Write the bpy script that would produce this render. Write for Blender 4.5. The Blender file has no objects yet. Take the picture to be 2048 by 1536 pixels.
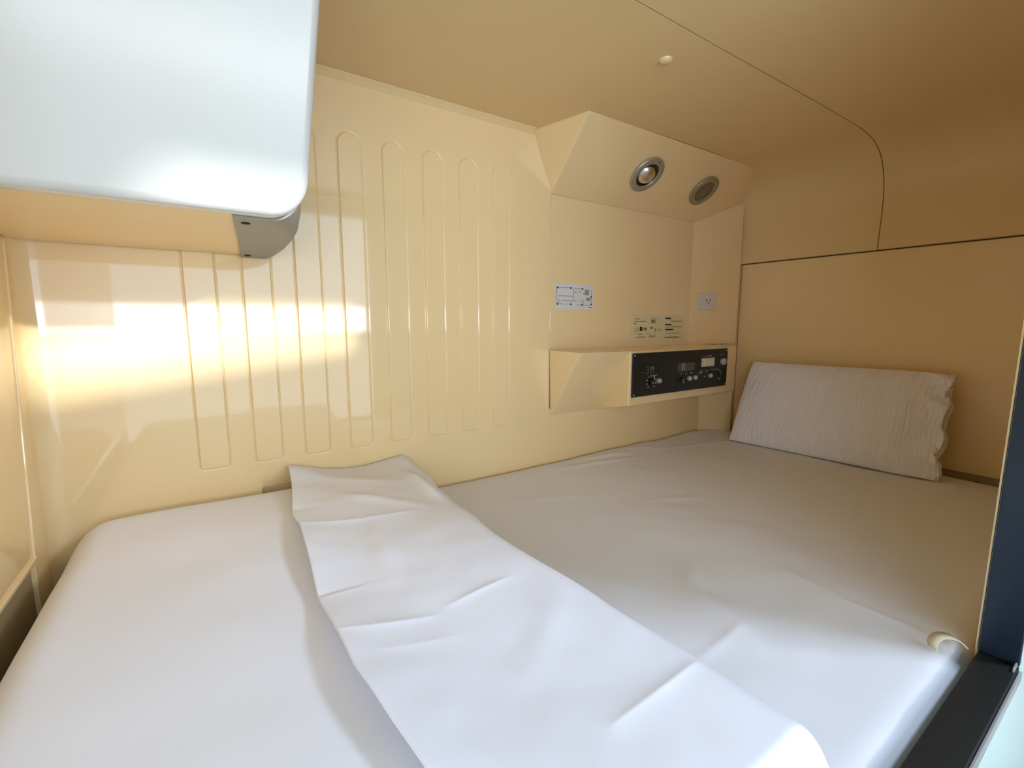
import bpy, bmesh, math, random
from mathutils import Vector, Matrix, noise
random.seed(4)
S = bpy.context.scene
COL = S.collection

# ------------------------------------------------------------------ helpers
def tag(o, label=None, cat=None, group=None, kind=None):
    if label: o['label'] = label
    if cat: o['category'] = cat
    if group: o['group'] = group
    if kind: o['kind'] = kind
    return o

def empty(name, loc, label, cat, group=None):
    o = bpy.data.objects.new(name, None); COL.objects.link(o)
    o.location = loc; o.empty_display_size = .05
    return tag(o, label, cat, group)

def link(name, me, mat, parent=None, smooth=False):
    o = bpy.data.objects.new(name, me); COL.objects.link(o)
    if mat: me.materials.append(mat)
    if smooth:
        for p in me.polygons: p.use_smooth = True
    if parent:
        o.parent = parent
        o.matrix_parent_inverse = parent_world(parent).inverted()
    return o

def parent_world(p):
    m = Matrix.LocRotScale(p.location, p.rotation_euler, p.scale)
    if p.parent: m = parent_world(p.parent) @ p.matrix_parent_inverse @ m
    return m

def mesh(name, verts, faces, mat, parent=None, smooth=False):
    me = bpy.data.meshes.new(name); me.from_pydata([tuple(v) for v in verts], [], faces)
    bm = bmesh.new(); bm.from_mesh(me); bmesh.ops.recalc_face_normals(bm, faces=bm.faces); bm.to_mesh(me); bm.free()
    return link(name, me, mat, parent, smooth)

def bevel(o, w, seg=3, angle=30):
    m = o.modifiers.new('bevel', 'BEVEL'); m.width = w; m.segments = seg
    m.limit_method = 'ANGLE'; m.angle_limit = math.radians(angle)
    for p in o.data.polygons: p.use_smooth = True
    m2 = o.modifiers.new('wn', 'WEIGHTED_NORMAL'); m2.keep_sharp = False
    return o

def box_vf(x0, x1, y0, y1, z0, z1):
    v = [(x0,y0,z0),(x1,y0,z0),(x1,y1,z0),(x0,y1,z0),(x0,y0,z1),(x1,y0,z1),(x1,y1,z1),(x0,y1,z1)]
    f = [(0,3,2,1),(4,5,6,7),(0,1,5,4),(1,2,6,5),(2,3,7,6),(3,0,4,7)]
    return v, f

def box(name, x0, x1, y0, y1, z0, z1, mat, parent=None, bv=0, seg=3):
    v, f = box_vf(x0,x1,y0,y1,z0,z1)
    o = mesh(name, v, f, mat, parent)
    if bv: bevel(o, bv, seg)
    return o

def boxes(name, lst, mat, parent=None):
    V, Fc = [], []
    for b in lst:
        v, f = box_vf(*b); n = len(V); V += v; Fc += [tuple(i+n for i in q) for q in f]
    return mesh(name, V, Fc, mat, parent)

def prism(name, prof, axis, a, b, mat, parent=None, smooth=False):
    """closed polygon prof (2D) extruded along axis from a to b. axis y: prof=(x,z); axis x: prof=(y,z); axis z: prof=(x,y)"""
    def P(p, t):
        return {'y': (p[0], t, p[1]), 'x': (t, p[0], p[1]), 'z': (p[0], p[1], t)}[axis]
    n = len(prof)
    V = [P(p, a) for p in prof] + [P(p, b) for p in prof]
    Fc = [tuple(range(n)), tuple(range(2*n-1, n-1, -1))] + [(i, (i+1) % n, (i+1) % n+n, i+n) for i in range(n)]
    return mesh(name, V, Fc, mat, parent, smooth)

def lathe(name, prof, mat, parent, M, n=48, smooth=True):
    """prof list of (r, h) turned round local z, placed with matrix M"""
    V, Fc = [], []
    for r, h in prof:
        for i in range(n):
            t = 2*math.pi*i/n; V.append(M @ Vector((r*math.cos(t), r*math.sin(t), h)))
    for k in range(len(prof)-1):
        for i in range(n):
            j = (i+1) % n; Fc.append((k*n+i, k*n+j, (k+1)*n+j, (k+1)*n+i))
    if prof[0][0] > 1e-5: pass
    o = mesh(name, V, Fc, mat, parent, smooth)
    return o

def grid_mesh(name, U, W, fn, mat, parent=None, smooth=True, closed=False):
    V = [fn(u, w) for w in W for u in U]; nu = len(U)
    Fc = [(j*nu+i, j*nu+i+1, (j+1)*nu+i+1, (j+1)*nu+i) for j in range(len(W)-1) for i in range(nu-1)]
    me = bpy.data.meshes.new(name); me.from_pydata(V, [], Fc)
    return link(name, me, mat, parent, smooth)

def lin(a, b, n): return [a+(b-a)*i/(n-1) for i in range(n)]
def sstep(a, b, x):
    t = max(0., min(1., (x-a)/(b-a))); return t*t*(3-2*t)
def nz(x, y, s, seed=0): return noise.noise(Vector((x*s+seed*7.3, y*s-seed*3.1, seed*1.7)))

# ------------------------------------------------------------------ materials
def material(name, col, rough=.5, metal=0, spec=.5, noise_amt=0, noise_scale=8, bump=0, bump_scale=40, coat=0, ncol=None, sheen=0, stretch=None):
    m = bpy.data.materials.new(name); m.use_nodes = True
    nt = m.node_tree; b = nt.nodes['Principled BSDF']
    b.inputs['Base Color'].default_value = (*col, 1); b.inputs['Roughness'].default_value = rough
    b.inputs['Metallic'].default_value = metal; b.inputs['Specular IOR Level'].default_value = spec
    b.inputs['Coat Weight'].default_value = coat; b.inputs['Coat Roughness'].default_value = .08
    b.inputs['Sheen Weight'].default_value = sheen
    tc = nt.nodes.new('ShaderNodeTexCoord')
    src = tc.outputs['Object']
    if stretch:
        mp = nt.nodes.new('ShaderNodeMapping'); mp.inputs['Scale'].default_value = stretch
        nt.links.new(src, mp.inputs['Vector']); src = mp.outputs['Vector']
    if noise_amt:
        n = nt.nodes.new('ShaderNodeTexNoise'); n.inputs['Scale'].default_value = noise_scale; n.inputs['Detail'].default_value = 4
        nt.links.new(src, n.inputs['Vector'])
        mx = nt.nodes.new('ShaderNodeMix'); mx.data_type = 'RGBA'
        c2 = ncol or tuple(c*(1-noise_amt) for c in col)
        mx.inputs['A'].default_value = (*col, 1); mx.inputs['B'].default_value = (*c2, 1)
        nt.links.new(n.outputs['Fac'], mx.inputs['Factor']); nt.links.new(mx.outputs['Result'], b.inputs['Base Color'])
    if bump:
        n2 = nt.nodes.new('ShaderNodeTexNoise'); n2.inputs['Scale'].default_value = bump_scale; n2.inputs['Detail'].default_value = 3
        nt.links.new(src, n2.inputs['Vector'])
        bp = nt.nodes.new('ShaderNodeBump'); bp.inputs['Strength'].default_value = bump; bp.inputs['Distance'].default_value = .002
        nt.links.new(n2.outputs['Fac'], bp.inputs['Height']); nt.links.new(bp.outputs['Normal'], b.inputs['Normal'])
    return m

CREAM = (.84, .64, .345)
M_shell = material('cream_moulded_plastic', CREAM, .055, spec=.75, noise_amt=.04, noise_scale=5)
M_head = material('cream_moulded_headboard', CREAM, .22, spec=.5, noise_amt=.05, noise_scale=4)
M_ceil = material('cream_moulded_ceiling_shaded', (.76, .575, .295), .32, spec=.45, noise_amt=.04, noise_scale=4)  # cream darkened below the wall colour to deepen the ceiling's shade
M_gap = material('dark_joint', (.10, .06, .02), .8, noise_amt=.2)
M_floor = material('tan_bunk_base', (.40, .31, .16), .6, noise_amt=.15)
M_white = material('glossy_white_plastic', (.63, .63, .59), .22, spec=.5, coat=0, noise_amt=.02)
M_grey = material('grey_metal_plate', (.24, .24, .215), .45, metal=.0, noise_amt=.06, noise_scale=20)
M_screw = material('dark_screw', (.02, .018, .016), .4, metal=.6, noise_amt=.1)
M_duvet = material('white_cotton_cover', (.84, .855, .93), .75, spec=.2, noise_amt=.02, bump=.08, bump_scale=600, sheen=.1)
M_sheet = material('white_cotton_sheet', (.76, .765, .80), .75, spec=.2, noise_amt=.025, noise_scale=5, bump=.08, bump_scale=600, sheen=.1)
M_strap = material('cream_elastic_band', (.70, .62, .44), .7, noise_amt=.1, noise_scale=60)
M_black = material('black_plastic_plate', (.012, .013, .012), .35, spec=.4, noise_amt=.2, noise_scale=10)
M_blackg = material('black_gloss', (.006, .006, .006), .12, noise_amt=.2)
M_knob = material('silver_knob', (.62, .62, .60), .3, metal=.6, noise_amt=.08, noise_scale=60)
M_print = material('pale_print', (.42, .42, .38), .6, noise_amt=.15, noise_scale=80)
M_digit = material('dim_grey_digit', (.13, .13, .115), .6, noise_amt=.15, noise_scale=80)
M_lcd = material('grey_green_lcd', (.07, .085, .055), .2, noise_amt=.3, noise_scale=60)
M_rock = material('ivory_rocker', (.66, .62, .46), .4, noise_amt=.08, noise_scale=60)
M_stick = material('white_sticker_paper', (.66, .66, .64), .55, noise_amt=.05)
M_stickb = material('cream_sticker_paper', (.72, .62, .37), .5, noise_amt=.05)
M_ink = material('dark_ink', (.03, .02, .012), .6, noise_amt=.1)
M_inkl = material('faded_grey_ink', (.30, .29, .27), .6, noise_amt=.2, noise_scale=90)
M_inkb = material('faded_brown_ink', (.30, .20, .08), .6, noise_amt=.2, noise_scale=90)
M_sock = material('off_white_socket', (.66, .60, .54), .4, noise_amt=.04)
M_ring = material('pewter_lamp_ring', (.46, .42, .34), .36, metal=.6, noise_amt=.08, noise_scale=30)
M_ball = material('polished_aluminium', (.75, .75, .76), .22, metal=1, noise_amt=.04)
M_frame = material('black_frame_blue_sheen', (.010, .020, .034), .30, spec=.5, noise_amt=.3, noise_scale=12)  # black frame; its bluish reflection is put into the base colour
M_sill = material('black_sill_rubber', (.011, .012, .010), .45, spec=.4, noise_amt=.3, noise_scale=14)
M_fac = material('pale_turquoise_panel', (.42, .66, .58), .3, noise_amt=.05)
M_fac2 = material('pale_mint_panel', (.66, .80, .76), .35, noise_amt=.05)
M_cor = material('grey_corridor_paint', (.30, .30, .29), .8, noise_amt=.1)
M_wfr = material('aluminium_window_frame', (.5, .5, .5), .4, metal=.6, noise_amt=.05)

# seersucker pillowcase
M_pill = material('lilac_grey_seersucker', (.84, .82, .86), .8, spec=.15, noise_amt=.03, sheen=.15)
nt = M_pill.node_tree; b = nt.nodes['Principled BSDF']
tc = nt.nodes.new('ShaderNodeTexCoord'); mp = nt.nodes.new('ShaderNodeMapping')
mp.inputs['Scale'].default_value = (9, 190, 22)
n = nt.nodes.new('ShaderNodeTexNoise'); n.inputs['Scale'].default_value = 1; n.inputs['Detail'].default_value = 2.5
nt.links.new(tc.outputs['Object'], mp.inputs['Vector']); nt.links.new(mp.outputs['Vector'], n.inputs['Vector'])
bp = nt.nodes.new('ShaderNodeBump'); bp.inputs['Strength'].default_value = .8; bp.inputs['Distance'].default_value = .006
nt.links.new(n.outputs['Fac'], bp.inputs['Height']); nt.links.new(bp.outputs['Normal'], b.inputs['Normal'])

# ------------------------------------------------------------------ pod dimensions (metres; z=0 is the mattress top)
D = 1.11          # back wall
XL = -.25         # foot wall
XR = 1.79         # head wall
ZC = .975         # ceiling

# ---- ribbed back wall: real raised pads with a fine groove round each
RIBS = [(-.021+.1005*k, .031+.1005*k) for k in range(8)]
RZ0, RZ1, RR = .139, .857, .026
def rib_sd(x, z, a, b):
    cx = (a+b)/2; hx = (b-a)/2
    cz = (RZ0+RZ1)/2; hz = (RZ1-RZ0)/2
    r = hx*.98 if z > cz else .007
    qx = abs(x-cx)-hx+r; qz = abs(z-cz)-hz+r
    return math.hypot(max(qx, 0), max(qz, 0))+min(max(qx, qz), 0)-r
def wall_h(x, z):
    h = 0
    for a, b in RIBS:
        if a-.02 < x < b+.02:
            s = rib_sd(x, z, a, b)
            h += .0030*sstep(.0012, -.0016, s) - .0022*math.exp(-((s-.0012)/.0014)**2)
    if z < .078 and .085 < x < .16:
        h -= .014*sstep(.085, .089, x)*sstep(.16, .156, x)*sstep(.078, .074, z)
    return h
xs = set()
for k in range(13):
    xs.add(round(XL+.03*(1-math.cos(math.pi/2*k/12)), 5))
for v in lin(-.215, .884, 60): xs.add(round(v, 5))
for a, b in RIBS:
    for e in (a, b):
        for i in range(-7, 8): xs.add(round(e+i*.0008, 5))
    for i in range(40): xs.add(round(a+(b-a)*i/39, 5))
for v in (.085, .087, .089, .156, .158, .16): xs.add(v)
xs = sorted(xs)
zs = set(round(v, 5) for v in lin(-.13, .99, 24))
for v in lin(.822, .862, 46): zs.add(round(v, 5))
for v in lin(.130, .150, 24): zs.add(round(v, 5))
for v in (.071, .073, .075, .077, .079): zs.add(v)
zs = sorted(zs)
def wf(x, z):
    y = D
    if x < XL+.03:
        d = XL+.03-x; y = D-(.03-math.sqrt(max(0, .03**2-d*d)))
    return (x, y-wall_h(x, z), z)
wb = grid_mesh('wall_back', xs, zs, wf, M_shell); tag(wb, kind='structure')
# thin moulded edge where the ribbed panel stops at the niche
def struct(o): return tag(o, kind='structure')
struct(box('wall_back', .893, 1.79, 1.119, 1.135, .17, 1.0, M_shell, bv=.002))
struct(box('wall_back', .870, 1.79, 1.136, 1.145, -.13, 1.0, M_shell))
struct(box('wall_back', .8845, 1.70, 1.110, 1.1185, -.13, .170, M_shell))

# ---- foot wall with its return and bottom lip
struct(box('wall_left', XL-.02, XL, .12, D-.028, .064, ZC+.01, M_shell, bv=.002))
struct(box('trim_1', XL-.03, XL+.004, .12, 1.005, .058, .066, M_shell, bv=.002))
struct(box('wall_left', XL-.02, XL, 1.005, D-.028, -.13, .066, M_shell, bv=.001))
struct(box('baseboard_left', XL-.045, XL-.006, .12, 1.006, -.13, .060, M_floor))
# bead seam standing just before the corner
prof = [(.0022*math.cos(t), .0022*math.sin(t)) for t in lin(0, 2*math.pi, 13)[:-1]]
n_ = len(prof)
struct(mesh('trim_2', [(XL+.0004+p[0], 1.003+p[1], .066) for p in prof]+[(XL+.0004+p[0], 1.076+p[1], .570) for p in prof],
            [tuple(range(n_)), tuple(range(2*n_-1, n_-1, -1))]+[(i, (i+1) % n_, (i+1) % n_+n_, i+n_) for i in range(n_)], M_shell, smooth=False))

# ---- ceiling shell, curving down into the head wall; two mouldings with an open joint
ceil_prof = [(-.28, ZC), (.4, ZC), (.9, ZC), (1.2, ZC+.002), (1.42, ZC+.002), (1.54, ZC+.001), (1.60, .973), (1.645, .968), (1.69, .955), (1.722, .938),
             (1.748, .912), (1.767, .880), (1.778, .845), (1.782, .81), (1.782, .76), (1.779, .72), (1.775, .6635)]
def catmull(P, n=6):
    out = []
    for i in range(len(P)-1):
        p0 = P[max(i-1, 0)]; p1 = P[i]; p2 = P[i+1]; p3 = P[min(i+2, len(P)-1)]
        for k in range(n):
            t = k/n
            out.append(tuple(.5*((2*p1[j])+(-p0[j]+p2[j])*t+(2*p0[j]-5*p1[j]+4*p2[j]-p3[j])*t*t+(-p0[j]+3*p1[j]-3*p2[j]+p3[j])*t**3) for j in (0, 1)))
    out.append(P[-1]); return out
cp = ceil_prof[:4]+catmull(ceil_prof[4:], 5)
def offset(P, d):
    out = []
    for i, p in enumerate(P):
        a = P[max(i-1, 0)]; b_ = P[min(i+1, len(P)-1)]
        tx, tz = b_[0]-a[0], b_[1]-a[1]; L = math.hypot(tx, tz)
        out.append((p[0]-tz/L*d*1.0, p[1]+tx/L*d))
    return out
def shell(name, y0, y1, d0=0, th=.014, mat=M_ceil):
    a = offset(cp, d0); c = offset(cp, d0+th)
    n = len(a); V = []
    for y in (y0, y1):
        V += [(p[0], y, p[1]) for p in a]; V += [(p[0], y, p[1]) for p in c]
    Fc = []
    for i in range(n-1):
        Fc += [(i, i+1, 2*n+i+1, 2*n+i), (n+i, 3*n+i, 3*n+i+1, n+i+1), (i, n+i, n+i+1, i+1), (2*n+i, 2*n+i+1, 3*n+i+1, 3*n+i)]
    Fc += [(0, 2*n, 3*n, n), (n-1, 2*n-1, 4*n-1, 3*n-1)]
    o = mesh(name, V, Fc, mat)
    for p in o.data.polygons:
        p.use_smooth = True
    e = o.modifiers.new('e', 'EDGE_SPLIT'); e.split_angle = math.radians(40)
    return struct(o)
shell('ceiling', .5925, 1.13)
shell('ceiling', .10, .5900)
shell('trim_3', .10, 1.13, .0145, .006, M_gap)
# ---- head wall lower panel with rounded top edge and joints
o = struct(box('wall_right', XR, XR+.02, .12, 1.034, .009, .6605, M_head, bv=.003))
struct(box('trim_4', XR+.018, XR+.03, .10, 1.12, -.14, .70, M_gap))
# splayed corner panel between niche and head wall, above and below the console
def splay(name, xa, za, xb, zb, ya=1.125, yb=1.030, x2=1.768):
    V = [(xa, ya, za), (x2, yb, za), (x2, yb, zb), (xb, ya, zb), (xa, ya+.02, za), (x2+.004, yb+.03, za), (x2+.004, yb+.03, zb), (xb, ya+.02, zb)]
    Fc = [(0,1,2,3), (4,7,6,5), (0,4,5,1), (1,5,6,2), (2,6,7,3), (3,7,4,0)]
    return struct(mesh(name, V, Fc, M_shell))
splay('wall_right', 1.575, .352, 1.575, .93)
splay('wall_right', 1.655, -.13, 1.64, .350)
struct(box('trim_5', 1.765, 1.80, 1.038, 1.06, -.13, .93, M_shell))
# ledge strip at the foot of the head wall with its drain hole
lb = struct(box('baseboard_right', 1.772, 1.81, .12, 1.03, -.10, -.012, M_floor))
struct(box('baseboard_right', 1.797, 1.8075, .12, 1.034, -.012, .0085, M_floor))
struct(lathe('trim_7', [(.0, .003), (.0035, .0032), (.0055, .002), (.0065, 0)], M_gap, None, Matrix.Translation((1.785, .303, -.012)), 20))

# ---- sloped lamp soffit above the niche (closed left end is the little triangle)
V = [(.818, 1.1095, .976), (.8865, 1.1105, .816), (.866, .933, .976),      # left facet
     (1.81, .933, .976), (1.81, 1.119, .8125), (.8865, 1.119, .8125), (1.81, 1.119, .976), (.818, 1.119, .976)]
Fc = [(0,1,2), (2,1,4,3), (1,5,4), (0,2,3,6,7), (0,7,5,1), (7,6,4,5), (3,4,6)]
so = struct(mesh('wall_back_upper', V, Fc, M_shell)); bevel(so, .004, 3, 20)
so.name = 'trim_8'
# small cover bead along the wall and ceiling joint
struct(prism('trim_9', [(D-.016, ZC+.004), (D-.016, ZC-.0015), (D-.009, ZC-.0060), (D+.001, ZC-.014), (D+.004, ZC+.004)], 'x', XL, .818, M_shell, smooth=False))

# ---- moulded console below the niche
yF = .985
V = [(.8842, 1.1095, .353), (.902, yF+.002, .350), (1.112, yF+.001, .347), (1.112, 1.12, .353),
     (.890, 1.1095, .147), (1.108, 1.1095, .146)]
Fc = [(0,1,4), (1,2,5,4), (0,3,2,1), (2,3,5), (0,4,5,3)]
cs = struct(mesh('trim_10', V, Fc, M_shell)); bevel(cs, .0025, 2, 15)
V = [(1.108, yF, .347), (1.706, yF, .347), (1.706, 1.12, .353), (1.108, 1.12, .353), (1.108, yF, .173), (1.706, yF, .173), (1.706, 1.1095, .146), (1.108, 1.1095, .146)]
cb = struct(mesh('trim_11', V, [(0,1,5,4), (0,3,2,1), (4,5,6,7), (0,4,7,3), (1,2,6,5), (3,7,6,2)], M_shell)); bevel(cb, .004, 3, 20)

# ---- front side of the pod: inner wall, facade panel, black opening frame
struct(box('wall_front', .8335, 1.84, .1190, .1210, -.13, 1.0, M_shell))
struct(box('wall_front', XL-.03, 1.84, .1195, .135, .965, 1.06, M_shell))
struct(box('wall_front', XL-.05, XL-.005, .1195, .135, -.13, .965, M_shell))
struct(box('wall_front', .835, 2.6, .088, .1185, .0, 1.1, M_fac))
struct(box('wall_front', -1.6, 2.6, .088, .1185, -1.0, -.012, M_fac2))
struct(box('wall_front', -1.6, 2.6, .088, .1185, .962, 1.7, M_fac))
struct(box('wall_front', -1.6, XL-.015, .088, .1185, .0, .962, M_fac))
fr = empty('opening_frame', (.3, .1, 0), 'black frame with a bluish sheen in its colour round the bunk opening, at the right edge of the photo', 'frame')
box('sill', XL, .8335, .080, .1175, -.012, .004, M_sill, fr, .0015)
box('jamb', .830, .8385, .080, .1175, .0045, .955, M_frame, fr, .0015)
box('jamb', XL-.0085, XL, .080, .1175, .0045, .955, M_frame, fr, .0015)
box('head_rail', XL, .8335, .080, .1175, .9555, .965, M_frame, fr, .0015)
box('metal_lip', XL, .829, .0765, .0795, -.012, .001, M_knob, fr, .0006)['label'] = 'thin bright metal lip under the sill'
box('corner_bracket', .812, .8295, .0815, .0835, .0042, .010, M_knob, fr, .0005)

# ---- bunk base
struct(box('floor', XL-.04, 1.80, .1195, 1.125, -.14, -.122, M_floor))

# ------------------------------------------------------------------ mattress with fitted sheet
def seg_h(x, y, seg, amp, w):
    (ax, ay), (bx, by) = seg
    dx, dy = bx-ax, by-ay; L2 = dx*dx+dy*dy
    t = ((x-ax)*dx+(y-ay)*dy)/L2
    tt = max(0, min(1, t)); d = math.hypot(x-ax-tt*dx, y-ay-tt*dy)
    if d > 4*w: return 0
    return amp*math.exp(-(d/w)**2)*math.sin(math.pi*(.12+.76*tt))
mc = [(((.50, .318), (.63, .325)), .0045, .006), (((.82, .262), (.822, .15)), .003, .004), (((.60, .29), (.645, .42)), .005, .02),
      (((.645, .42), (.70, .47)), .003, .02), (((1.02, 1.05), (1.16, 1.035)), .006, .016), (((.86, 1.03), (1.15, .985)), .004, .014),
      (((.58, .90), (.77, .845)), .0015, .02), (((.89, .72), (1.02, .66)), .002, .012), (((1.30, 1.0), (1.60, .93)), .0025, .012),
      (((.82, .255), (.84, .46)), .0015, .006), (((1.2, 1.07), (1.32, 1.0)), .003, .012), (((.70, .50), (.60, .36)), .002, .03)]
X0, X1, Y0, Y1 = -.205, 1.771, .123, 1.1065
def crease(x, y, seg, amp, w):
    (ax, ay), (bx, by) = seg
    dx, dy = bx-ax, by-ay; L2 = dx*dx+dy*dy
    t = ((x-ax)*dx+(y-ay)*dy)/L2
    tt = max(0, min(1, t)); d = math.hypot(x-ax-tt*dx, y-ay-tt*dy)
    if d > 6*w: return 0
    return amp*math.exp(-abs(d)/w)*(math.sin(math.pi*(.08+.84*tt))**.6)
def matt(u, w):
    # u: x with wrap at ends, w: y with wrap
    x = X0+(X1-X0)*min(max(u, 0), 1); y = Y0+(Y1-Y0)*min(max(w, 0), 1)
    dx = min(x-X0, X1-x); dy = min(y-Y0, Y1-y); r = .03
    ex = 1-math.sqrt(max(0, 1-(1-min(dx/r, 1))**2)); ey = 1-math.sqrt(max(0, 1-(1-min(dy/r, 1))**2))
    z = -.026*max(ex, ey)
    z += .003*nz(x, y, 5, 1)+.0012*nz(x, y, 18, 2)
    if x > .35:
        for s, a, ww in mc: z += crease(x, y, s, a*.7, ww*1.5) if ww < .01 else seg_h(x, y, s, a, ww)
    z += .008*sstep(1.0, 1.1, y)*sstep(.9, 1.3, x)*(.5+nz(x, y, 7, 5))*(1-ey)
    if u < 0 or u > 1 or w < 0 or w > 1: z = -.118
    return (x, y, z)
U = [-.001]+[0, .002, .004, .007, .010, .014]+lin(.02, .98, 330)+[.986, .990, .993, .996, .998, 1, 1.001]
W = [-.001]+[0, .003, .007, .012, .018, .025]+lin(.035, .965, 190)+[.975, .982, .988, .993, .997, 1, 1.001]
bed = empty('mattress', (.78, .6, -.12), 'white sheeted mattress filling the bunk floor under the pillow and duvet', 'mattress')
box('mattress_core', X0+.006, X1-.006, Y0+.006, Y1-.006, -.1215, -.04, M_sheet, bed, .01)
fs = grid_mesh('fitted_sheet', U, W, matt, M_sheet, bed)
# elastic strap standing up in a loop beside the jamb
pts = [(.7845, .1500, .003), (.7820, .1508, .010), (.7845, .1495, .0175), (.7915, .1460, .0215), (.800, .1405, .0215), (.809, .1350, .0180), (.8165, .1300, .0120), (.822, .1265, .005)]
cpz = []
for i in range(len(pts)-1):
    p0 = pts[max(i-1, 0)]; p1 = pts[i]; p2 = pts[i+1]; p3 = pts[min(i+2, len(pts)-1)]
    for k in range(5):
        t = k/5; cpz.append(Vector([.5*((2*p1[j])+(-p0[j]+p2[j])*t+(2*p0[j]-5*p1[j]+4*p2[j]-p3[j])*t*t+(-p0[j]+3*p1[j]-3*p2[j]+p3[j])*t**3) for j in range(3)]))
V = []; 
for c in cpz: V += [c+Vector((-.0015, -.0025, 0)), c+Vector((.0065, .0095, 0))]
st = mesh('elastic_strap', V, [(2*i, 2*i+1, 2*i+3, 2*i+2) for i in range(len(cpz)-1)], M_strap, bed, True)
sm = st.modifiers.new('s', 'SOLIDIFY'); sm.thickness = .0012
st['label'] = 'cream elastic loop standing up'

# ------------------------------------------------------------------ duvet with folded-back top
DX0, DX1, DY0, DY1, DH = -.221, .432, .128, 1.104, .083
def xr_edge(y):   # right edge of the folded pile
    P = [(.12, .413), (.25, .410), (.39, .402), (.57, .385), (.77, .392), (.90, .402), (.965, .414), (1.06, .418), (1.12, .425)]
    for (a, xa), (b_, xb) in zip(P, P[1:]):
        if y <= b_: return xa+(xb-xa)*sstep(a, b_, y) if y > a else xa
    return P[-1][1]
def duv_z(x, y):
    xe = xr_edge(y)+.012
    r = .055
    dl = x-DX0; dr = xe-x; df = y-DY0; db = DY1-y
    def e(d, r): return math.sqrt(max(0, 1-(1-min(max(d, 0)/r, 1))**2))
    cx = min(dl/.06, 1); cy = min(db/.05, 1)
    corner = 1
    if cx < 1 and cy < 1: corner = e(1-math.hypot(1-cx, 1-cy), 1)
    else: corner = e(min(cx, cy), 1)
    z = DH*min(corner, e(dr, .045), e(df, .03))
    if z > .02: z += .0045*nz(x, y, 4, 3)+.0018*nz(x, y, 11, 4)
    return max(z, .004)
def duv(u, w):
    y = DY0+(DY1-DY0)*w; x = DX0+(xr_edge(y)+.012-DX0)*u
    ed = u in (0, 1) or w in (0, 1)
    return (x, y, .004 if ed else duv_z(x, y))
U = sorted(set([0, .002, .006, .012, .02, .03, .045]+lin(.06, .93, 90)+[.945, .96, .97, .98, .988, .994, .998, 1]))
W = sorted(set([0, .002, .006, .012, .02, .03]+lin(.045, .94, 110)+[.95, .96, .97, .98, .987, .993, .997, 1]))
dv = empty('duvet', (.1, .6, 0), 'bright white duvet with its top folded back, spread over the left half of the bunk', 'duvet')
body = grid_mesh('cover', U, W, duv, M_duvet, dv)

def xl_edge(y):
    P = [(.10, .135), (.25, .122), (.347, .109), (.427, .100), (.488, .099), (.579, .097), (.66, .103), (.738, .108), (.80, .112), (.86, .110), (.94, .122), (1.02, .133), (1.12, .140)]
    for (a, xa), (b_, xb) in zip(P, P[1:]):
        if y <= b_: return xa+(xb-xa)*(y-a)/(b_-a) if y > a else xa
    return P[-1][1]
fc = [(((.106, .800), (.30, .775)), .0040, .0055), (((.099, .488), (.205, .470)), .0036, .0055), (((.23, .478), (.32, .488)), .0040, .0050),
      (((.27, .245), (.41, .250)), .0040, .0050), (((.228, .79), (.190, .575)), .004, .016), (((.20, .93), (.33, .790)), .0045, .016),
      (((.103, .575), (.155, .578)), .0025, .0045), (((.128, .440), (.215, .425)), .0018, .008),
      (((.15, 1.08), (.34, .93)), .005, .022), (((.25, .34), (.36, .42)), .0025, .022), (((.16, .62), (.30, .70)), .002, .03), (((.13, .90), (.28, .88)), .002, .02)]
def lift(y):      # how far the cut edge of the fold stands off the duvet
    return .003+.016*(abs(math.sin((y-.585)*math.pi/.36))**.8 if y < .585 else .8*abs(math.sin((y-.585)*math.pi/.30))**.8)
FN = 150
def fold(u, w):
    y = .130+(1.103-.130)*w
    xl = xl_edge(y); xe = xr_edge(y)
    L = (xe-xl); drop = .062
    s = u*(L+drop)
    rr = .034
    s0 = L-rr*.6
    top = DH+.010
    if s <= s0:
        x = xl+s; k = 0
        z = top+.003*nz(x, y, 4, 3)+lift(y)*math.exp(-((x-xl)/.05)**1.5)
    else:
        a = (s-s0)/rr
        if a < math.pi/2:
            x = xl+s0+rr*math.sin(a); z = top-rr*(1-math.cos(a))
        else:
            x = xl+s0+rr; z = top-rr-(s-s0-rr*math.pi/2)
        z += .003*nz(x, y, 4, 3)
    f = math.exp(-max(0, s-s0)/.02)
    for sg, a_, w_ in fc:
        z += (crease(min(x, xe), y, sg, a_*.75, w_*1.5) if w_ < .01 else seg_h(min(x, xe), y, sg, a_, w_))*f
    z += (.0030*nz(x, y, 7, 8)+.0012*nz(x, y, 22, 9))*f
    x += .006*nz(y, 0, 9, 12)*sstep(.5, 1, u)
    # far end rides up on the wall
    z += .016*sstep(1.0, 1.10, y)*sstep(.45, 0, u)
    z += .010*sstep(.98, 1.09, y)*sstep(.30, .41, x)*f + .010*math.exp(-((x-.372)/.012)**2)*sstep(.78, .86, y)*sstep(1.02, .93, y)
    z = .012+(z-.012)*math.sqrt(max(0, 1-(1-min((y-.130)/.03, 1))**2))
    return (x, y, max(z, .012))
ft = grid_mesh('folded_top', lin(0, 1, 190), lin(0, 1, 480), fold, M_duvet, dv)
sm = ft.modifiers.new('s', 'SOLIDIFY'); sm.thickness = .003; sm.offset = -1
ft['label'] = 'folded-back band with sharp ironing creases'

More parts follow.
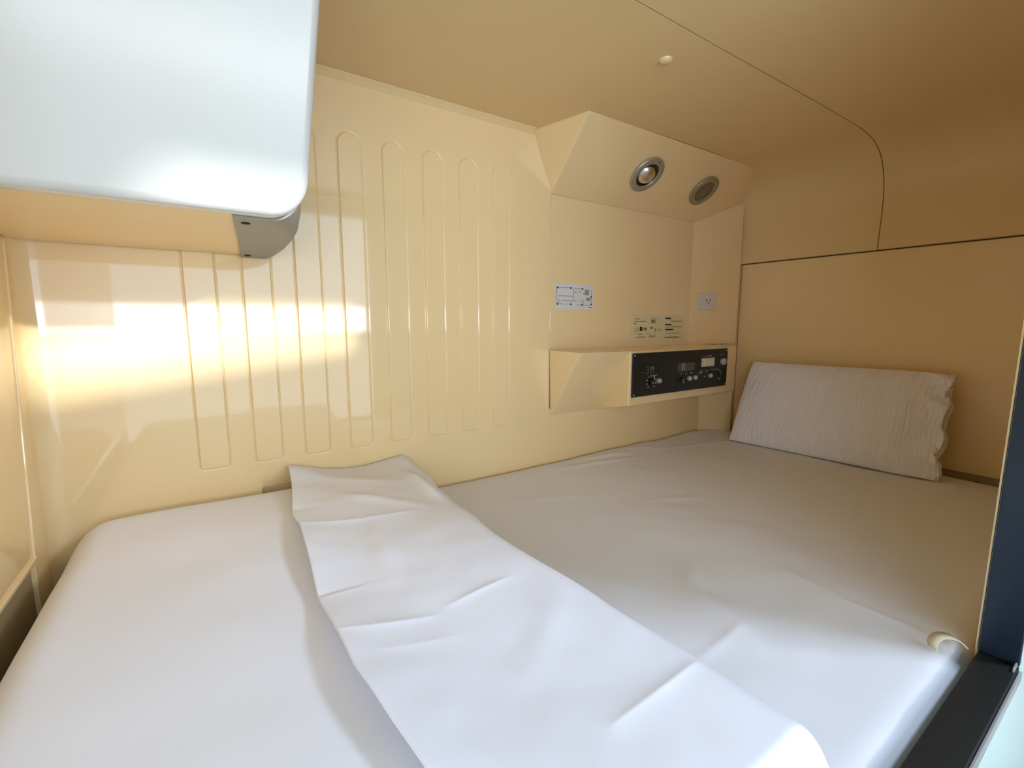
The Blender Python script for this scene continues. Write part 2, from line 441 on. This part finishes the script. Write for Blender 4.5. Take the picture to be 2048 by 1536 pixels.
# ------------------------------------------------------------------ pillow leaning on the head wall
PW, PH, PT = .565, .325, .080
ctr_bl = Vector((1.602, .932, .004)); ctr_br = Vector((1.640, .386, .004)); ctr_tl = Vector((1.722, .926, .290)); ctr_tr = Vector((1.728, .393, .296))
def pil_base(u, v):
    return (ctr_bl*(1-u)+ctr_br*u)*(1-v)+(ctr_tl*(1-u)+ctr_tr*u)*v
NA, NU = 96, 150
V = []; Fc = []
us = sorted(set([0, .003, .01, .02, .035, .055]+lin(.08, .94, 110)+[.95, .96, .97, .98, .985, .99, 1.0, 1.012, 1.024, 1.034]))
def pil_section(u):
    ring = []
    uu = min(u, 1)
    tl = .10+.90*math.sqrt(1-(1-min(uu/.22, 1))**2)          # thin seamed left end
    tr = .48+.52*sstep(1.0, .84, uu)                          # open right end stays half thick
    T = PT*tl*tr
    for i in range(NA):
        a = 2*math.pi*i/NA
        c, s = math.cos(a), math.sin(a)
        v = .5+.5*math.copysign(abs(s)**.75, s)
        t = math.copysign(abs(c)**.9, c)*T/2
        # front (negative x) bulges, back rests against wall
        pinch = 1-.30*abs(2*v-1)**3
        p = pil_base(u, v)
        nrm = Vector((-.90, .03, .42))
        off = t*pinch
        p = p+nrm*off
        if c > 0:
            p += nrm*(.0035*nz(u*PW, v*PH, 14, 21)+.0022*noise.noise(Vector((u*70, v*9, 3))))
        k = sstep(.90, 1.03, u)
        if k > 0:
            p += Vector((.010*math.sin(v*17+1), -.012*abs(math.sin(v*11+.6)), .004*math.sin(v*23)))*k
            p += nrm*(.006*math.sin(v*26+u*40))*k
        p.z = max(p.z, .003)
        ring.append(p)
    return ring
rings = [pil_section(u) for u in us]
# the case is open at the right: turn the hem inwards
last = rings[-1]; c0 = sum(last, Vector())/NA
for sc_, dy in ((.90, -.002), (.80, .010), (.70, .035), (.5, .05), (.0, .055)):
    rings.append([c0+(p-c0)*sc_+Vector((0, dy, 0)) for p in last])
first = rings[0]; c1 = sum(first, Vector())/NA
rings.insert(0, [c1+(p-c1)*.02 for p in first])
for r_ in rings: V += r_
for k in range(len(rings)-1):
    for i in range(NA):
        j = (i+1) % NA; Fc.append((k*NA+i, k*NA+j, (k+1)*NA+j, (k+1)*NA+i))
pl = empty('pillow', (1.68, .65, .0), 'lilac-grey crinkled pillow leaning against the head wall', 'pillow')
mesh('pillowcase', V, Fc, M_pill, pl, True)
# rolled hem round the open mouth
V = []; Fc = []; hm = [rings[-6][i] for i in range(NA)]
NR = 8
for i, p in enumerate(hm):
    nx = (p-c0).normalized()
    for k in range(NR):
        t = 2*math.pi*k/NR; V.append(p+nx*(.0035*math.cos(t))+Vector((0, 1, 0))*(.0075*math.sin(t)+.004))
for i in range(NA):
    j = (i+1) % NA
    for k in range(NR):
        l = (k+1) % NR; Fc.append((i*NR+k, i*NR+l, j*NR+l, j*NR+k))
V = [Vector((v.x, v.y, max(v.z, .003))) for v in V]
mesh('hem', V, Fc, M_pill, pl, True)['label'] = 'rolled hem at the open end'

# ------------------------------------------------------------------ overhead cabinet at the foot end
cab = empty('overhead_cabinet', (-.05, .9, .58), 'white glossy overhead cabinet hanging from the ceiling at the foot end', 'cabinet')
# soffit body
v = [(XL+.002, .722, .582), (.096, .722, .582), (.104, 1.1015, .574), (XL+.002, 1.1015, .574)]
v += [(a, (b_ if b_ > 1 else .66), .968) for a, b_, c in v]
M_soff = material('satin_cream_plastic', CREAM, .38, spec=.4, noise_amt=.03)
cbod = mesh('body', v, [(0,1,2,3), (4,7,6,5), (0,4,5,1), (1,5,6,2), (2,6,7,3), (3,7,4,0)], M_soff, cab)
cbod['label'] = 'cream underside and sides'
# leaning front panel with rounded lower right corner
def fp(x, z, off=0):
    t = z-.575; return (x+.07*t, .708-.30*t+off, z)
R = .048; out = [(-.2475, .968), (-.2475, .580)]
for k in range(13):
    a = -math.pi/2+math.pi/2*k/12; out.append((.133-R+R*math.cos(a), .580+R+R*math.sin(a)))
out.append((.133, .968))
n = len(out)
V = [fp(x, z) for x, z in out]+[fp(x, z, .032) for x, z in out]
Fc = [tuple(range(n)), tuple(range(2*n-1, n-1, -1))]+[(i, (i+1) % n, (i+1) % n+n, i+n) for i in range(n)]
pn = mesh('front_panel', V, Fc, M_white, cab); bevel(pn, .011, 5, 40)
pn['label'] = 'white glossy front panel with a rounded lower corner'
# grey corner plate under the right end: flat underneath, rolled up the side
def corner_prof(xin, xo, r=.024):
    P = [(xin, .0)]
    P += [(xo-r+r*math.cos(a), r+r*math.sin(a)) for a in lin(-math.pi/2, 0, 10)]
    P += [(xo, .19)]
    return P
V = []; Fc = []
secs = [(.734, .046, .5775, .1320), (.79, .0510, .5765, .1410), (.86, .0575, .575, .1480), (.93, .064, .5735, .1515), (1.0, .0697, .5715, .1515), (1.06, .075, .5700, .1480), (1.1, .079, .5690, .1430)]
for y, xin, zz, xo in secs:
    P = corner_prof(xin, xo, .024+.020*max(0, 1-(y-.734)/.12))
    V += [(x, y, zz+z) for x, z in P]
    Q = [(xin, .0125)]+[(x-.006 if x > .10 else x, z+.006) for x, z in P[1:]]
    V += [(x, y, zz+z) for x, z in Q]
n = len(P)
for q in range(len(secs)-1):
    o_ = 2*n*q
    for i in range(n-1):
        Fc += [(o_+i, o_+i+1, o_+2*n+i+1, o_+2*n+i), (o_+n+i, o_+3*n+i, o_+3*n+i+1, o_+n+i+1)]
    Fc += [(o_, o_+2*n, o_+3*n, o_+n), (o_+n-1, o_+2*n-1, o_+4*n-1, o_+3*n-1)]
o_ = 2*n*(len(secs)-1)
for i in range(n-1):
    Fc += [(i, n+i, n+i+1, i+1), (o_+i, o_+i+1, o_+n+i+1, o_+n+i)]
gp = mesh('corner_plate', V, Fc, M_grey, cab); 
for p in gp.data.polygons: p.use_smooth = True
gm = gp.modifiers.new('e', 'EDGE_SPLIT'); gm.split_angle = math.radians(35)
gp['label'] = 'grey metal plate wrapped round the lower corner'
for (sx, sy, sz) in ((.0635, .765, .5762), (.088, 1.068, .5690)):
    Mx = Matrix.Translation((sx, sy, sz)) @ Matrix.Rotation(math.pi, 4, 'X')
    lathe('screw', [(0, .0012), (.0035, .0014), (.0052, .0008), (.0062, -.0004)], M_screw, gp, Mx, 20)

# ------------------------------------------------------------------ reading lamps on the sloped soffit
ns = Vector((0, -.154, -.18)).normalized()
def slope_matrix(c):
    z = ns; x = Vector((1, 0, 0)); y = z.cross(x).normalized()
    m = Matrix((x, y, z)).transposed().to_4x4(); m.translation = c
    return m
def lamp(c, r, label, ball):
    t = empty('reading_lamp', c, label, 'lamp', 'round lamps set in the sloped soffit over the niche')
    M = slope_matrix(Vector(c))
    lathe('ring', [(r*.66, -.001), (r*.66, .0030), (r*.71, .0050), (r*.80, .0052), (r*.94, .0042), (r, .0020), (r*1.005, -.003)], M_ring if ball else M_ring2, t, M)
    if ball:
        lathe('socket', [(r*.67, .003), (r*.67, .0006), (0, .0004)], M_blackg, t, M)
        Mb = M @ Matrix.Translation((-r*.13, -r*.02, -.004)) @ Matrix.Rotation(math.radians(-24), 4, 'Y') @ Matrix.Rotation(math.radians(14), 4, 'X')
        R_ = r*.55
        pr = [(R_*math.sin(a), R_*.62*math.cos(a)) for a in lin(math.pi*.52, .01, 20)]
        lathe('swivel_head', pr, M_ball, t, Mb)
        lathe('screw', [(0, .0012), (.002, .001), (.0026, 0)], M_screw, t, M @ Matrix.Translation((r*.12, r*.84, .0048)), 12)
    else:
        lathe('lens', [(r*.62, .003), (r*.56, .0015), (r*.44, .0012), (r*.42, .0032), (r*.2, .0040), (0, .0042)], M_ringd, t, M)
    return t
M_ring2 = material('dull_olive_lamp_ring', (.34, .285, .17), .4, metal=.3, noise_amt=.08, noise_scale=30)
M_ringd = material('dull_pewter_lens', (.22, .19, .12), .35, metal=.5, noise_amt=.1, noise_scale=30)
lamp((1.195, 1.0185, .8938), .0580, 'round reading lamp with a shiny swivelling metal head, on the sloped soffit', True)
lamp((1.497, 1.0215, .8912), .0545, 'round dull metal lamp without a swivelling head, nearest the head wall', False)

# ceiling button
bt = lathe('ceiling_button', [(0, .006), (.008, .0055), (.0125, .003), (.014, 0), (.0142, -.001)], M_shell, None,
           Matrix.Translation((.838, .677, ZC-.0002)) @ Matrix.Rotation(math.pi, 4, 'X'), 28)
tag(bt, 'small round cream button on the ceiling', 'button')

# ------------------------------------------------------------------ notices in the niche
YN = 1.119
def notice(name, x0, x1, z0, z1, label, mat, dark, pale, pm):
    t = empty(name, ((x0+x1)/2, YN, z0), label, 'notice')
    box('sheet', x0, x1, YN-.0016, YN-.0002, z0, z1, mat, t, .0004, 1)
    boxes('printed_lines', [(a, b_, YN-.0021, YN-.00155, c, d) for a, b_, c, d in pale], pm, t)
    for a, b_, c, d in dark: box('printed_mark', a, b_, YN-.0023, YN-.00155, c, d, M_ink, t)
    return t
dots = [(.920, .544), (.975, .544), (1.024, .543), (1.062, .519), (.921, .494), (.976, .494), (1.024, .494), (1.062, .495)]
dk = [(x-.0028, x+.0028, z-.0028, z+.0028) for x, z in dots]
dk += [(1.052, 1.066, .4845, .4865)]
pa = [(.922, .975, .5435, .5455), (.9168, .9185, .495, .544), (.922, .984, .518, .5200), (.9845, .9865, .508, .545), (.99, 1.02, .5435, .545), (1.062, 1.0635, .50, .543),
      (.932, .976, .4935, .4950), (.932, .9335, .495, .503), (.938, 1.0, .5035, .5055), (1.0, 1.055, .4915, .493), (1.034, 1.052, .524, .5415),
      (.992, .998, .530, .5345), (1.012, 1.016, .531, .538), (1.026, 1.034, .5265, .529), (1.04, 1.058, .506, .516), (1.012, 1.03, .5065, .508), (1.024, 1.032, .500, .503), (.9255, .9275, .493, .509)]
notice('floor_plan_notice', .9125, 1.0725, .479, .5565, 'small white plan notice with black dots, on the left of the niche', M_stick, dk, pa, M_inkl)
dk = [(1.443, 1.474, .4485, .4545), (1.442, 1.478, .4255, .4312), (1.442, 1.490, .4072, .4125), (1.302, 1.315, .406, .421)]
pa = [(1.477, 1.540, .4395, .4425), (1.475, 1.542, .4185, .4218), (1.442, 1.528, .3790, .3830), (1.442, 1.475, .4185, .4200), (1.445, 1.54, .395, .3965),
      (1.275, 1.302, .4475, .4505), (1.272, 1.335, .4385, .4410), (1.273, 1.282, .430, .4350), (1.36, 1.395, .448, .4505), (1.362, 1.385, .434, .446),
      (1.272, 1.300, .416, .4175), (1.272, 1.298, .410, .4115), (1.272, 1.298, .404, .4055), (1.322, 1.340, .4075, .4185), (1.358, 1.372, .413, .421), (1.384, 1.388, .402, .416),
      (1.395, 1.425, .411, .4125), (1.395, 1.42, .405, .4065), (1.293, 1.318, .393, .3965), (1.285, 1.330, .383, .3860), (1.355, 1.39, .390, .3915), (1.352, 1.388, .383, .3860), (1.337, 1.36, .396, .3975)]
notice('instruction_notice', 1.2555, 1.5570, .3735, .4620, 'cream instruction notice with dark printed headings, just above the control console', M_stickb, dk, pa, M_inkb)

# ------------------------------------------------------------------ power outlet on the splayed panel
sx = Vector((1.768-1.575, 1.030-1.125, 0)).normalized(); sn = Vector((sx.y, -sx.x, 0))
oc = Vector((1.575, 1.125, 0))+sx*.082; oc.z = .518
Mo = Matrix((sx, -sn, Vector((0, 0, 1)))).transposed().to_4x4(); Mo.translation = oc   # local y points into the wall
def local_box(name, x0, x1, y0, y1, z0, z1, mat, parent, M, bv=0):
    v, f = box_vf(x0, x1, y0, y1, z0, z1)
    o = mesh(name, [M @ Vector(p) for p in v], f, mat, parent)
    if bv: bevel(o, bv, 3)
    return o
ou = empty('power_outlet', oc, 'small square off-white power outlet on the corner panel right of the niche', 'outlet')
local_box('plate', -.036, .036, -.009, 0, -.033, .033, M_sock, ou, Mo, .004)
so_ = local_box('socket_face', -.020, .020, -.0115, -.0088, -.021, .021, M_sock, ou, Mo, .002)
for nm, x, z, an in (('slot', -.0065, .0035, .0), ('slot', .0085, .0035, .0), ('slot', .002, -.0075, 0)):
    local_box(nm, x-.0016, x+.0016, -.0119, -.0114, z-.0042, z+.0042, M_ink, so_, Mo)

# ------------------------------------------------------------------ control panel on the console
YP = yF
cpn = empty('control_panel', (1.37, YP, .2), 'black control panel with knobs and displays, mounted on the front of the console', 'control panel')
pt = box('face_plate', 1.117, 1.636, YP-.006, YP-.0002, .2005, .3405, M_black, cpn, .001, 2)
yq = YP-.006
def pbox(name, x0, x1, z0, z1, d, mat, parent=cpn, bv=.0006):
    return box(name, x0, x1, yq-d, yq+.0003, z0, z1, mat, parent, bv, 2)
# clock display
cd = pbox('clock_display', 1.154, 1.236, .2705, .299, .002, M_blackg)
def bars(name, lst, mat, parent, d=.0024):
    return boxes(name, [(a, b_, yq-d, yq-.0003, c, e_) for a, b_, c, e_ in lst], mat, parent)
g = []
g += [(1.176, 1.187, .2945, .2965), (1.176, 1.187, .2840, .2858), (1.176, 1.187, .2738, .2758), (1.185, 1.1875, .2738, .2965)]        # 3
g += [(1.198, 1.2005, .2738, .2965), (1.211, 1.2135, .2738, .2965), (1.2005, 1.204, .289, .2955), (1.2075, 1.211, .289, .2955), (1.204, 1.2075, .285, .291)]  # M
g += [(1.158, 1.166, .2765, .278)]
bars('digits', g, M_digit, cd, .0026)
Mk = Matrix.Rotation(math.pi/2, 4, 'X')
def knob(x, z, r, h, mat, name='knob', point=None):
    M = Matrix.Translation((x, yq+.0002, z)) @ Mk
    k = lathe(name, [(0, h), (r*.75, h), (r*.92, h*.9), (r, h*.6), (r*1.04, 0)], mat, cpn, M, 24)
    if point is not None:
        V, F_ = box_vf(-.0012, .0012, 0, r*.9, h, h+.001)
        mesh('pointer', [M @ Matrix.Rotation(point, 4, 'Z') @ Vector(p) for p in V], F_, M_print, k)
    return k
knob(1.203, .2465, .0105, .012, M_blackg, 'dial', 2.3)
knob(1.241, .2465, .0085, .010, M_knob)
dotl = []
for k in range(9):
    a = math.radians(-50+k*35); x = 1.206+.023*math.cos(a)*1.0; z = .2445+.0205*math.sin(a)
    if abs(x-1.241) < .012 and abs(z-.2465) < .010: continue
    dotl.append((x-.003, x+.003, z-.002, z+.002))
dotl += [(1.213, 1.232, .264, .2665), (1.190, 1.197, .259, .263), (1.219, 1.223, .2525, .262)]
bars('alarm_markings', dotl, M_print, cpn, .0005)
pbox('speaker_recess', 1.254, 1.324, .218, .306, .0006, M_blackg)
lc = pbox('radio_display', 1.340, 1.432, .2700, .2985, .0018, M_lcd)
bars('tuning_needle', [(1.362, 1.3665, .2705, .298), (1.374, 1.376, .272, .297)], M_print, lc, .0021)
knob(1.365, .2425, .0075, .008, M_blackg, 'dial', 2.2)
knob(1.404, .2430, .0082, .010, M_knob)
knob(1.437, .2440, .0082, .010, M_knob)
knob(1.527, .2450, .0082, .010, M_knob)
for m_ in [(1.356, 1.364, .260, .2625), (1.386, 1.390, .2575, .2645), (1.410, 1.424, .2605, .263), (1.368, 1.376, .2305, .233), (1.378, 1.382, .2265, .230),
      (1.462, 1.482, .2580, .2605), (1.462, 1.478, .2535, .2550), (1.468, 1.484, .264, .266), (1.500, 1.516, .262, .2645), (1.492, 1.502, .2425, .2445),
      (1.532, 1.578, .2655, .267), (1.474, 1.505, .3150, .3165), (1.510, 1.514, .3145, .3195), (1.520, 1.530, .3145, .3195), (1.582, 1.612, .3165, .318)]:
    bars('printed_mark', [m_], M_print, cpn, .0005)
sw = pbox('switch_block', 1.473, 1.547, .2795, .3100, .004, M_rock)
for k in range(3):
    pbox('rocker', 1.4845+k*.0185, 1.4975+k*.0185, .2835, .3055, .0062, M_rock, sw, .001)
knob(1.602, .2925, .0125, .012, M_knob, 'bell_switch')
bars('bell_switch_mark', [(1.5885, 1.5975, .291, .2945)], M_print, cpn, .0135)
knob(1.586, .246, .0070, .004, M_blackg, 'earphone_jack')
bars('earphone_markings', [(1.582, 1.592, .2600, .2625), (1.581, 1.591, .2275, .232), (1.596, 1.5975, .238, .256)], M_print, cpn, .0005)
for x, z in ((1.1235, .3335), (1.1235, .2075), (1.6295, .3335), (1.6295, .2075)):
    M = Matrix.Translation((x, yq+.0002, z)) @ Mk
    lathe('screw', [(0, .0014), (.0018, .0013), (.0026, .0004), (.0028, 0)], M_knob, cpn, M, 14)

# ------------------------------------------------------------------ corridor outside, with its window, an added sun slot and added lights
WY = -1.25
x0, x1, zb, zt = -2.10, 1.06, .34, 1.20        # big window, opposite the foot half of the bunk
sx0, sx1 = .96, 1.80                            # unseen slot added to shape the sun into a band
s_lo = lambda x: 1.155+.10*(x-sx0)
pieces = [(-2.6, x0, WY-.1, WY, -1.0, 1.9), (x0, x1, WY-.1, WY, -1.0, zb-.83), (x0, sx0, WY-.1, WY, zt, 1.9), (x1, sx1, WY-.1, WY, -1.0, 1.235),
          (sx1, 2.6, WY-.1, WY, -1.0, 1.9), (sx0, x1, WY-.1, WY, zt, 1.235), (sx0, sx1, WY-.1, WY, 1.40, 1.9)]
struct(boxes('wall_corridor', pieces, M_cor))
struct(box('floor', -2.6, 2.6, WY-.1, .118, -1.05, -1.0, M_cor))
struct(box('ceiling', -2.6, 2.6, WY-.1, .118, 1.7, 1.75, M_cor))
wf_ = boxes('window_1', [(x0, x1, WY-.03, WY, zt-.03, zt), (x0, x1, WY-.03, WY, zb-.018, zb+.004), (x0, x1, WY-.03, WY, zb-.83, zb-.82), (x0, x0+.03, WY-.03, WY, zb-.83, zt), (x1-.012, x1, WY-.03, WY, zb-.83, zt)], M_wfr); struct(wf_)
wf2 = boxes('sun_slot_frame', [(sx0, sx1, WY-.03, WY, 1.392, 1.40), (sx0, sx0+.02, WY-.03, WY, 1.235, 1.40), (sx1-.02, sx1, WY-.03, WY, 1.235, 1.40)], M_wfr); struct(wf2)  # frame round the added sun slot
# added: slanting board to tilt the sun band, slab to shade the window
struct(prism('sun_band_board', [(sx0, 1.225), (sx1, 1.225), (sx1, 1.372), (sx0, 1.250)], 'y', WY-.030, WY-.024, M_wfr))
struct(box('sun_block_slab', -1.7, 3.4, WY-2.6, WY-.1, 1.205, 1.222, M_cor))

def area(name, loc, rot, sx_, sy_, power, col):
    l = bpy.data.lights.new(name, 'AREA'); l.shape = 'RECTANGLE'; l.size = sx_; l.size_y = sy_; l.energy = power; l.color = col
    o = bpy.data.objects.new(name, l); COL.objects.link(o); o.location = loc; o.rotation_euler = rot
    return o
area('window_daylight', ((x0+x1)/2, WY-.035, (zb+zt)/2), (math.radians(90), 0, 0), x1-x0, zt-zb, 28, (.62, .79, 1.0))
area('lower_fill_glow', ((x0+x1)/2, WY-.035, zb-.42), (math.radians(90), 0, 0), x1-x0, .80, 17, (.74, .87, 1.0))  # added unseen glow, pales the lower back wall by its reflection
kl = area('key_light', (1.42, -.62, 1.36), (0, 0, 0), .30, .30, 21, (.62, .77, 1.0))  # added key light for the bed, no fixture behind it
kl.rotation_euler = (Vector((.15, .55, .05))-kl.location).to_track_quat('-Z', 'Y').to_euler()
area('reflection_strip_light', ((x0+x1)/2, WY-.032, zb+.12), (math.radians(90), 0, 0), x1-x0-.06, .17, 17, (.95, .97, 1.0))  # added bright strip, mirrored as a light band on the back wall
sun = bpy.data.lights.new('sun', 'SUN'); sun.energy = 9; sun.angle = math.radians(2.2); sun.color = (.94, .97, 1)
so2 = bpy.data.objects.new('sun', sun); COL.objects.link(so2)
so2.rotation_euler = Vector((-.213, .41, -.160)).to_track_quat('-Z', 'Y').to_euler()

w = bpy.data.worlds.new('sky'); S.world = w; w.use_nodes = True
bg = w.node_tree.nodes['Background']; bg.inputs[0].default_value = (.80, .90, 1.0, 1); bg.inputs[1].default_value = .3

# ------------------------------------------------------------------ camera
cam = bpy.data.cameras.new('camera'); co = bpy.data.objects.new('camera', cam); COL.objects.link(co)
cam.sensor_width = 36; cam.lens = 919/2048*36; cam.clip_start = .01
pitch = math.atan(125/919.); head = math.atan(624/(919/math.cos(pitch)))
co.location = (0, 0, .44)
d = Vector((math.sin(head)*math.cos(pitch), math.cos(head)*math.cos(pitch), -math.sin(pitch)))
co.rotation_euler = d.to_track_quat('-Z', 'Y').to_euler()
S.camera = co
S.view_settings.view_transform = 'Standard'; S.view_settings.look = 'None'; S.view_settings.gamma = 1
S.view_settings.exposure = .05
S.cycles.max_bounces = 12; S.cycles.diffuse_bounces = 8
